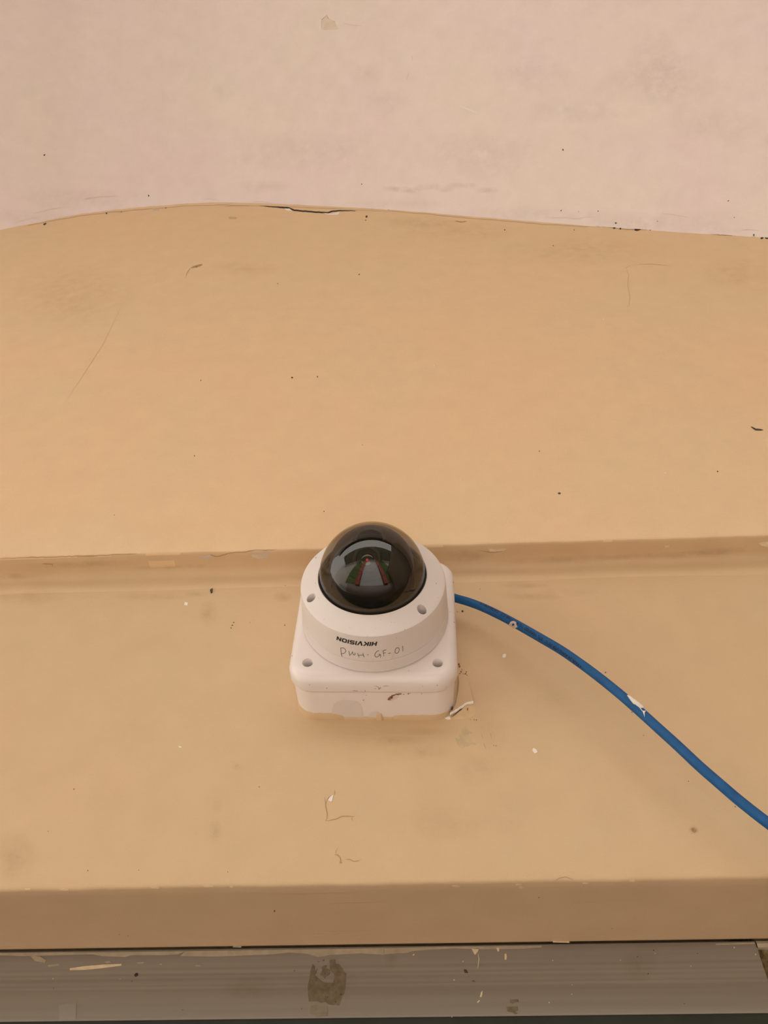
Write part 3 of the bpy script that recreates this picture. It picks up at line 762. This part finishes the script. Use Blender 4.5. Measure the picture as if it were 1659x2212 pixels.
specks([(505, 1345, 2.6), (502, 1351, 2.4), (499, 1357, 2), (1114, 1244, 2.4), (999, 1321, 3), (988, 1322, 1.4), (1037, 1273, 1.2), (1308, 1453, 2), (1365, 1539, 1.6), (1487, 1688, 1.8), (1588, 1743, 1.8), (1390, 1589, 1.4), (104, 1796, 1.4), (190, 1881, 2), (300, 1880, 1.4), (492, 1884, 1.4), (616, 1265, 1.4), (160, 1705, 1.6), (615, 1351, 2), (560, 1700, 1.6), (540, 1345, 1.2)], wall_lower, M['speck'])
V, F = [], []
l, nn = hit(1498, 1793, wall_lower)
rings = [[l+Vector((r*math.cos(a), 0, r*math.sin(a)))+nn*h for a in (2*PI*k/16 for k in range(16))] for r, h in ((.0016, .0000), (.0014, .0004), (.0010, .0005), (.0006, .0001))]
V, F = loft(rings, cap1=True)
place('wall_plug', V, F, M['crack_tan'], wall_lower, 'small brown plug in the wall')
smudge(1498, 1793, 11, 11, wall_lower, M['stain_brown'], peak=.8)
for a in ((513, 1655, 14, 11, .8), (465, 1795, 16, 30, .5), (470, 1740, 14, 20, .3), (1150, 1290, 70, 9, .5), (1130, 1265, 60, 7, .5), (860, 1600, 60, 12, .45), (905, 1625, 80, 16, .45), (980, 1780, 150, 40, .25), (450, 1325, 22, 30, .6), (425, 1284, 26, 6, .7), (610, 1290, 24, 12, .6), (540, 1254, 60, 6, .6), (440, 1264, 60, 7, .4), (1240, 1240, 60, 6, .5), (1440, 1218, 80, 8, .4), (330, 1290, 90, 8, .4), (60, 1290, 80, 20, .4), (30, 1850, 50, 60, .5), (1030, 1660, 60, 40, .4)):
    smudge(a[0], a[1], a[2], a[3], wall_lower, M['stain_brown'], peak=a[4]*.8)
for a in ((900, 1580, 90, 10), (1060, 1580, 40, 60), (1180, 1280, 140, 12), (540, 1235, 120, 8)):
    smudge(a[0], a[1], a[2], a[3], wall_lower, M['stain_pale'], peak=.6)
Q = lambda pts: z(11.06, 940, 1430, pts)
patch('old_coat_patch', Q([(640, 1610), (690, 1560), (745, 1525), (755, 1600), (800, 1650), (890, 1690), (800, 1710), (790, 1780), (850, 1830), (880, 1890), (985, 1950), (960, 1985), (860, 1960), (800, 2010), (700, 2020), (660, 2060), (560, 2030), (510, 1920), (480, 1810), (560, 1850), (600, 1800), (560, 1760), (580, 1720), (620, 1740)]), wall_lower, M['old_grey'], th=.00015, label='greyish old paint bared on the wall')
for cx, cy in ((1300, 1680), (1100, 1720), (1160, 1940)):
    line('scratch', Q([(cx, cy), (cx+20, cy+60), (cx+60, cy+150)]), .9, wall_lower, M['crack_tan'])
# the flap of lifted paint at the box's lower right corner
patch('old_coat_patch', Q([(360, 1300), (540, 1180), (690, 1050), (860, 1010), (915, 1000), (950, 1090), (965, 1200), (930, 1290), (820, 1345), (700, 1372), (580, 1378), (450, 1362), (370, 1350)]), wall_lower, M['old'], th=.0002, label='olive old paint bared beside the box')
outl_top = Q([(545, 330), (640, 300), (755, 330), (785, 420), (810, 520), (845, 680), (880, 830), (912, 970)])
outl_edge = Q([(912, 970), (850, 985), (770, 1005), (700, 1040), (650, 1085), (590, 1120), (540, 1165), (480, 1195), (440, 1235), (350, 1275)])
outl_left = Q([(350, 1275), (430, 1180), (490, 1050), (520, 900), (545, 700), (555, 560), (545, 400)])
loop = outl_top+outl_edge[1:]+outl_left[1:]
def lift(px, py):
    t = max(0, min(1, ((py-1430)*11.06-300)/950)); return .0008+.0026*t**1.5
bm = bmesh.new(); tv = []; bvv = []
for px, py in loop:
    l, nn = hit(px, py, wall_lower); tv.append(bm.verts.new(l+nn*lift(px, py))); bvv.append(bm.verts.new(l+nn*(lift(px, py)-.0007)))
for t in tessellate_polygon([[Vector((x, y, 0)) for x, y in loop]]):
    if len(set(t)) == 3: bm.faces.new([tv[i] for i in t])
for i in range(len(loop)): bm.faces.new((tv[i], tv[(i+1) % len(loop)], bvv[(i+1) % len(loop)], bvv[i]))
bm.verts.index_update(); V = [v.co.copy() for v in bm.verts]; F = [tuple(v.index for v in q.verts) for q in bm.faces]; bm.free()
flap = place('paint_flap', V, F, M['yellow_dimmed'], wall_lower, 'lifted flap of yellow paint beside the box')
V = []
for i, (px, py) in enumerate(outl_edge):
    l, nn = hit(px, py, wall_lower); h = lift(px, py)
    e = Vector((0, 0, -1)); wv = .0013+.0005*math.sin(i*2.1)
    V += [l+nn*(h+.0001), l+e*wv*.5+nn*(h-.0003), l+e*wv+nn*(h-.0012)+nn*.0004*math.sin(i*3.3), l+e*wv*.8+nn*(h-.0022)]
F = [(4*i+j, 4*i+4+j, 4*i+5+j, 4*i+1+j) for i in range(len(outl_edge)-1) for j in range(3)]
inv = flap.matrix_world.inverted()
o = mesh('plaster_edge', V, F, M['chip'], flap, smooth=True); o['label'] = 'torn white plaster edge'
line('crack', Q([(690, 1075), (640, 1125), (540, 1200), (470, 1265), (390, 1320)]), 1.8, wall_lower, M['crack'], th=.0004)
patch('paint_chip', Q([(225, 1345), (350, 1290), (375, 1370), (300, 1380)]), wall_lower, M['chip'], label='white chip')
line('crack', Q([(800, 480), (850, 690), (912, 950)]), 1.1, wall_lower, M['crack_tan'], th=.0001)
line('crack', Q([(545, 400), (560, 560), (545, 700), (525, 880)]), 2.0, wall_lower, M['crack_tan'], th=.004)
patch('mud_crumb', Q([(390, 1160), (405, 1145), (425, 1155), (420, 1185), (395, 1188)]), wall_lower, M['speck'], th=.0045)
patch('mud_crumb', Q([(765, 1120), (785, 1110), (785, 1150), (770, 1165), (760, 1150)]), wall_lower, M['mud'], th=.001)
specks([(940+x/11.06, 1430+y/11.06, r) for x, y, r in ((565, 60, 3), (580, 110, 3.4), (620, 240, 2.4), (640, 190, 1.6), (745, 240, 2), (725, 285, 2.4), (758, 325, 2), (590, 340, 1.6), (590, 280, 1.6), (670, 290, 1.4), (985, 1390, 2.2), (930, 1385, 1.6), (840, 1385, 1.4), (1400, 2000, 1.4), (1455, 2005, 1.4), (815, 780, 1.4))], wall_lower, M['mud'], 'mud_specks')
# chipped arris of the lintel
for px, py, w in ((138, 1922, 10), (60, 1921, 5), (335, 1918, 9), (500, 1916, 3), (450, 1915, 12), (985, 1915, 8), (1120, 1911, 6), (1125, 1917, 4), (1265, 1909, 6), (1365, 1903, 5)):
    patch('paint_chip', blob(px, py-.6, w, 1.8, -.01), wall_lower, M['chip_yellow'])
line('crack', [(1200, 1902), (1208, 1897), (1222, 1894), (1236, 1900)], 1.3, wall_lower, M['crack_tan'])
specks([(593, 1967, 3), (1322, 2005, 1.6), (1164, 1938, 1.4), (277, 2021, 1.4), (258, 2018, 1.4)], wall_lower, M['speck'], 'soffit_specks')
for py, x0_, x1_ in ((2013, 680, 800), (2020, 660, 760), (1952, 690, 830), (1932, 600, 760), (2024, 770, 782), (1953, 1230, 1290)):
    line('scratch', [(x0_, py), ((x0_+x1_)/2, py-1.5), (x1_, py-3)], .5, wall_lower, M['scuff'])

# --- door frame
Fz = lambda pts: z(2.0, 0, 1880, pts)
Gz = lambda pts: z(2.0, 830, 1880, pts)
Fs = lambda pts: [(x, y+2.5) for x, y in Fz(pts)]
Gs = lambda pts: [(x, y+2.5) for x, y in Gz(pts)]
Hz = lambda pts: z(2.86, 620, 2030, pts)
patch('paint_smear', Fs([(0, 353), (250, 350), (430, 350), (600, 347), (800, 345), (770, 358), (700, 362), (570, 362), (540, 370), (440, 366), (400, 358), (250, 362), (100, 366), (0, 362)]), frame, M['cream_dull'], sub=20, label='cream paint smeared along the frame edge')
patch('paint_smear', Fs([(800, 345), (1100, 340), (1400, 336), (1659, 331), (1659, 360), (1560, 354), (1430, 361), (1375, 370), (1330, 356), (1250, 350), (1180, 358), (1080, 362), (930, 368), (780, 366)]), frame, M['cream_dull'], sub=20, label='cream paint smeared along the frame edge')
patch('paint_smear', Gs([(0, 332), (200, 327), (500, 323), (680, 320), (680, 328), (600, 334), (490, 336), (410, 336), (300, 332), (200, 338), (120, 344), (100, 352), (0, 358)]), frame, M['cream_dull'], sub=20, label='cream paint smeared along the frame edge')
patch('paint_drip', Gz([(376, 336), (410, 336), (404, 352), (392, 366), (386, 356)]), frame, M['cream'], label='cream paint drip')
patch('paint_drip', Gz([(484, 336), (497, 335), (496, 350), (490, 350)]), frame, M['cream'], label='cream paint drip')
patch('paint_drip', Gz([(520, 362), (527, 360), (530, 375), (527, 387), (520, 386)]), frame, M['cream'], label='cream paint drip')
line('paint_drip', Gz([(406, 362), (409, 385), (404, 425)]), 1.6, frame, M['cream'], label='cream paint drip')
patch('paint_drip', Gz([(425, 520), (418, 527), (413, 545), (419, 550), (424, 537)]), frame, M['cream'], label='cream paint drip')
patch('paint_drip', Gz([(410, 560), (400, 571), (406, 572), (413, 564)]), frame, M['cream'], label='cream paint drip')
patch('paint_smear', Gz([(1430, 317), (1600, 312), (1600, 319), (1435, 322)]), frame, M['cream_dull'], label='cream paint smeared along the frame edge')
patch('paint_smear', Fz([(302, 424), (370, 414), (440, 408), (526, 404), (524, 412), (450, 422), (370, 430), (302, 432)]), frame, M['cream'], label='pale yellow paint stroke')
for pl in ([(130, 368), (170, 372), (200, 388), (195, 402), (150, 392)], [(205, 410), (260, 404), (255, 412), (210, 418)], [(450, 396), (470, 392), (480, 398), (462, 402)], [(590, 398), (625, 396), (620, 404), (595, 404)], [(690, 404), (700, 404), (700, 408), (690, 408)], [(845, 410), (868, 410), (866, 415), (846, 414)]):
    patch('paint_smear', Fz(pl), frame, M['cream_dull'])
res = patch('tape_residue', Hz([(135, 382), (130, 330), (128, 285), (140, 240), (145, 190), (160, 150), (172, 165), (175, 192), (190, 178), (182, 205), (172, 220), (195, 245), (215, 258), (240, 270), (285, 266), (292, 240), (290, 215), (275, 195), (265, 180), (264, 125), (300, 122), (301, 150), (318, 150), (345, 182), (345, 195), (365, 208), (360, 290), (352, 335), (342, 345), (335, 370), (320, 408), (300, 400), (285, 404), (255, 398), (235, 385), (210, 390), (190, 380)]), frame, M['residue'], label='dark brown patch of tape residue')
patch('tape_residue', Hz([(203, 218), (218, 190), (214, 172), (235, 158), (245, 160), (240, 178), (268, 186), (262, 215), (240, 228), (233, 242), (222, 225)]), frame, M['residue'], label='dark brown patch of tape residue')
for bl in ((225, 128, 6, 5), (195, 135, 4, 3)):
    patch('tape_residue', z(2.86, 620, 2030, blob(*bl)), frame, M['residue'])
specks([(620+x/2.86, 2030+y/2.86, r) for x, y, r in ((250, 356, 3), (240, 352, 2), (333, 338, 3), (200, 383, 2), (240, 283, 1.5), (255, 292, 1.5), (268, 295, 1.5), (280, 292, 1.5), (295, 300, 1.5), (235, 210, 2), (250, 187, 2), (140, 268, 1.5), (325, 370, 2), (300, 385, 2), (290, 345, 1.4))], frame, M['speck'], 'residue_specks')
patch('tape_residue', Hz([(150, 408), (185, 402), (250, 412), (252, 470), (235, 485), (190, 478), (148, 484), (143, 440)]), frame, M['residue_pale'], th=.00015, label='pale patch of tape residue')
patch('tape_residue', Hz([(1356, 414), (1425, 412), (1428, 435), (1410, 445), (1425, 455), (1420, 470), (1362, 470)]), frame, M['residue'], th=.00015, label='brown square of tape residue')
patch('tape_residue', Hz([(1378, 370), (1430, 368), (1432, 384), (1405, 388), (1395, 396), (1376, 388)]), frame, M['residue'], th=.00015, label='brown square of tape residue')
patch('dirt_mark', Hz([(1092, 184), (1108, 186), (1120, 206), (1098, 204)]), frame, M['speck'])
patch('dirt_mark', Hz([(1140, 258), (1155, 250), (1162, 262)]), frame, M['residue'])
patch('tape_piece', Fz([(252, 582), (330, 572), (328, 646), (258, 648)]), frame, M['tape'], th=.0002, label='clear tape square stuck on the frame')
for a in ((540, 2135, 60, 26), (845, 2075, 16, 20), (1380, 2085, 40, 40)):
    smudge(a[0], a[1], a[2], a[3], frame, M['stain_brown'], peak=.5)
specks([(636, 2097, 2), (116, 2135, 1.8), (285, 2120, 1.6), (116, 2114, 2), (395, 2182, 1.6), (1506, 2060, 1.6), (1400, 2104, 1.6), (1478, 2168, 1.6), (1412, 2053, 2), (1377, 2067, 2), (1400, 2104, 2), (652, 2179, 2)], frame, M['speck'])
specks([(981, 2117, 2.4), (1000, 2077, 1.8), (893, 2063, 2.2), (894, 2062, 2), (115, 2114, 1.8), (260, 2115, 1.4), (1194, 2075, 1.8), (1236, 2128, 1.6), (1235, 2148, 2), (1186, 2166, 1.8), (976, 2196, 2), (1340, 2074, 1.6), (1492, 2087, 1.8), (1586, 2047, 3), (1632, 2062, 2.4), (1415, 2060, 1.5)], frame, M['cream'], 'paint_specks')
l, nn = hit(294.5, 2106, frame)
V, F = loft([[l+Vector((r*math.cos(a), 0, r*math.sin(a)))+nn*h for a in (2*PI*k/14 for k in range(14))] for r, h in ((.0014, 0), (.0012, .0003), (.0008, .0001))], cap1=True)
place('drill_hole', V, F, M['crack'], frame, 'small drilled hole')
# crumbs wedged in the gap over the frame
patch('paint_crumb', Gz([(730, 318), (760, 308), (775, 312), (800, 316), (798, 322), (765, 322)]), wall_lower, M['cream'], th=.001)
patch('paint_crumb', Fz([(1005, 338), (1020, 331), (1038, 332), (1042, 340)]), wall_lower, M['cream_dull'], th=.001)

# --- box and camera: knockouts, handwriting, dirt
N3 = lambda pts: z(3.687, 610, 1380, pts)
arch = [(398, 632), (395, 590), (396, 555), (405, 525), (430, 500), (465, 487), (505, 483), (550, 488), (590, 500), (618, 522), (634, 555), (637, 600), (637, 634)]
patch('knockout', N3(arch), housing, M['knock'], th=.00035, label='arched grey cable knockout')
patch('knockout', N3([(688, 612), (692, 598), (705, 584), (725, 577), (748, 577), (768, 586), (779, 602), (782, 634), (690, 634)]), housing, M['knock'], th=.00035, label='small arched cable knockout')
HP = lambda pts: z(7.541, 690, 1350, pts)
ZERO = [(1265+33*math.cos(a)*1.0+10*math.sin(a)*-1, 415+47*math.sin(a)) for a in (2*PI*k/18 for k in range(18))]
hand = [[(345, 372), (352, 430), (358, 480), (375, 524)], [(343, 376), (365, 370), (395, 374), (420, 395), (429, 425), (415, 452), (385, 466), (360, 468)],
        [(478, 420), (486, 455), (495, 495), (515, 478), (535, 445), (540, 430), (546, 470), (560, 490), (578, 484), (583, 462), (575, 452)],
        [(620, 458), (632, 490), (648, 528)], [(630, 490), (670, 490), (716, 487)], [(708, 455), (716, 490), (730, 525)],
        [(778, 484), (800, 487)],
        [(972, 414), (935, 430), (908, 462), (900, 492), (910, 514), (935, 522), (962, 510), (982, 490), (990, 478), (962, 478)], [(990, 478), (1000, 502), (990, 530)],
        [(1036, 424), (1042, 460), (1050, 510)], [(1034, 420), (1060, 412), (1088, 402)], [(1043, 458), (1080, 450)],
        [(1122, 464), (1160, 455)],
        ZERO+[ZERO[0]],
        [(1350, 338), (1360, 380), (1356, 430)]]
def strokes(name, lst, wd, owner, mat, label):
    V, F = [], []
    for st in lst:
        pts = subdiv(HP(st), 2.2); rv, rf = ribbon(pts, wd); vv = []
        for p in rv:
            l, nn = hit(p.x, p.y, owner); vv.append(l+nn*.00012)
        V, F = merge((V, F), (vv, rf))
    return place(name, V, F, mat, owner, label)
strokes('handwriting', hand, 1.15, shell, M['pen'], 'handwritten grey pen lettering')
line('scratch', HP([(1228, 440), (1205, 490), (1180, 535), (1174, 568)]), .45, shell, plain('pale_scratch', (.42, .385, .365), .7, .2, .1), th=.0001)
C1 = lambda lst, k=.75: [(600+x/3.606, 1100+y/3.606, r*k) for x, y, r in lst]
specks(C1([(298, 380, 3), (293, 577, 1.8), (230, 780, 1.4), (362, 860, 1.6), (318, 692, 1.5), (268, 830, 1.3), (563, 920, 1.4), (668, 885, 1.2), (805, 862, 1.2), (885, 878, 1.6), (912, 880, 1.2), (990, 938, 2.2), (765, 930, 1.4), (940, 890, .9), (1190, 832, 1.4), (1245, 690, 1.6), (1310, 605, 1.6), (1315, 628, 1.4), (1232, 580, 2.2), (700, 990, 1.4), (925, 1000, 1.6), (695, 1168, 1.2), (740, 1170, 1.2), (545, 1170, 1.0)], .62), shell, M['residue'])
specks(C1([(115, 1143, 1.4), (85, 1247, 1.5), (248, 1365, 1.6), (382, 1392, 1.9), (1020, 1260, 1.5), (1240, 1370, 2), (1130, 1378, 1.2), (800, 1390, 2), (760, 1395, 1.4), (1365, 570, 1.4), (1340, 800, 1.2), (1372, 880, 1.6), (790, 1400, 1.6), (680, 1415, 1.6), (1310, 1385, 1.2)]), lid, M['speck'])
specks(C1([(668, 1485, 2.6), (690, 1445, 1.4), (1120, 1435, 1.4)]), housing, M['speck'])
def crumb(px, py, r, owner, mat, sq=.7):
    l, nn = hit(px, py, owner); bm = bmesh.new(); bmesh.ops.create_icosphere(bm, subdivisions=2, radius=1)
    for v in bm.verts:
        k = 1+.35*noise.noise(v.co*2.1+Vector((px, py, 0)))
        v.co = v.co*k
    V = [l+Vector((v.co.x*r, v.co.y*r*sq, v.co.z*r*sq))+nn*r*.2 for v in bm.verts]; bm.verts.index_update(); F = [tuple(v.index for v in f.verts) for f in bm.faces]; bm.free()
    return place('mud_crumb', V, F, mat, owner, 'brown crumb of dried mud')
rust = plain('rusty_mud', (.33, .175, .075), .85, .1, .35, 900, bumps=(1200, .5, .001))
for x, y, r, q in ((848, 480, .0011, 0), (856, 470, .0013, 1), (868, 461, .0012, 0), (878, 450, .0009, 1), (892, 446, .0007, 0), (906, 440, .0008, 1), (921, 441, .0011, 0), (934, 437, .0010, 1), (946, 438, .0005, 0), (966, 441, .0005, 0), (1003, 436, .0006, 0), (1016, 433, .0004, 0), (872, 470, .0006, 0), (862, 486, .0004, 1)):
    crumb(610+x/3.687, 1380+y/3.687, r, housing, rust if q else M['mud'], random.uniform(.45, .8))
smudge(610+880/3.687, 1380+468/3.687, 15, 6, housing, M['stain_brown'], -.3, peak=.7)
# cobweb dirt on the lip
for pl in ([(545, 430), (570, 412), (600, 415), (590, 432)], [(655, 405), (660, 430), (652, 434)], [(735, 372), (760, 380), (775, 396), (762, 398)], [(800, 375), (850, 372)]):
    line('cobweb_streak', N3(pl), .8, lid, M['residue_pale'])

# --- cable: paint fleck and torn white film
patch('paint_fleck', z(4.74, 960, 1260, [(662, 424), (680, 396), (708, 387), (735, 400), (738, 425), (750, 448), (715, 462), (685, 444)]), jacket, M['spall'], th=.0007, label='chalky fleck on the blue jacket', sub=3)
patch('paint_fleck', z(4.74, 960, 1260, [(698, 420), (708, 410), (718, 420), (714, 430), (704, 430)]), jacket, M['blue'], th=.0009)
patch('torn_film', z(4.377, 1280, 1430, [(326, 318), (345, 326), (380, 352), (420, 384), (470, 425), (508, 458), (502, 468), (490, 476), (478, 476), (462, 458), (440, 430), (405, 404), (385, 396), (360, 365)]), jacket, M['chip'], th=.0009, label='torn white film on the blue jacket', sub=3)
patch('torn_film', z(4.377, 1280, 1430, [(478, 472), (492, 474), (491, 492), (494, 518), (485, 498)]), jacket, M['chip'], th=.0007, label='torn white film on the blue jacket', sub=3)
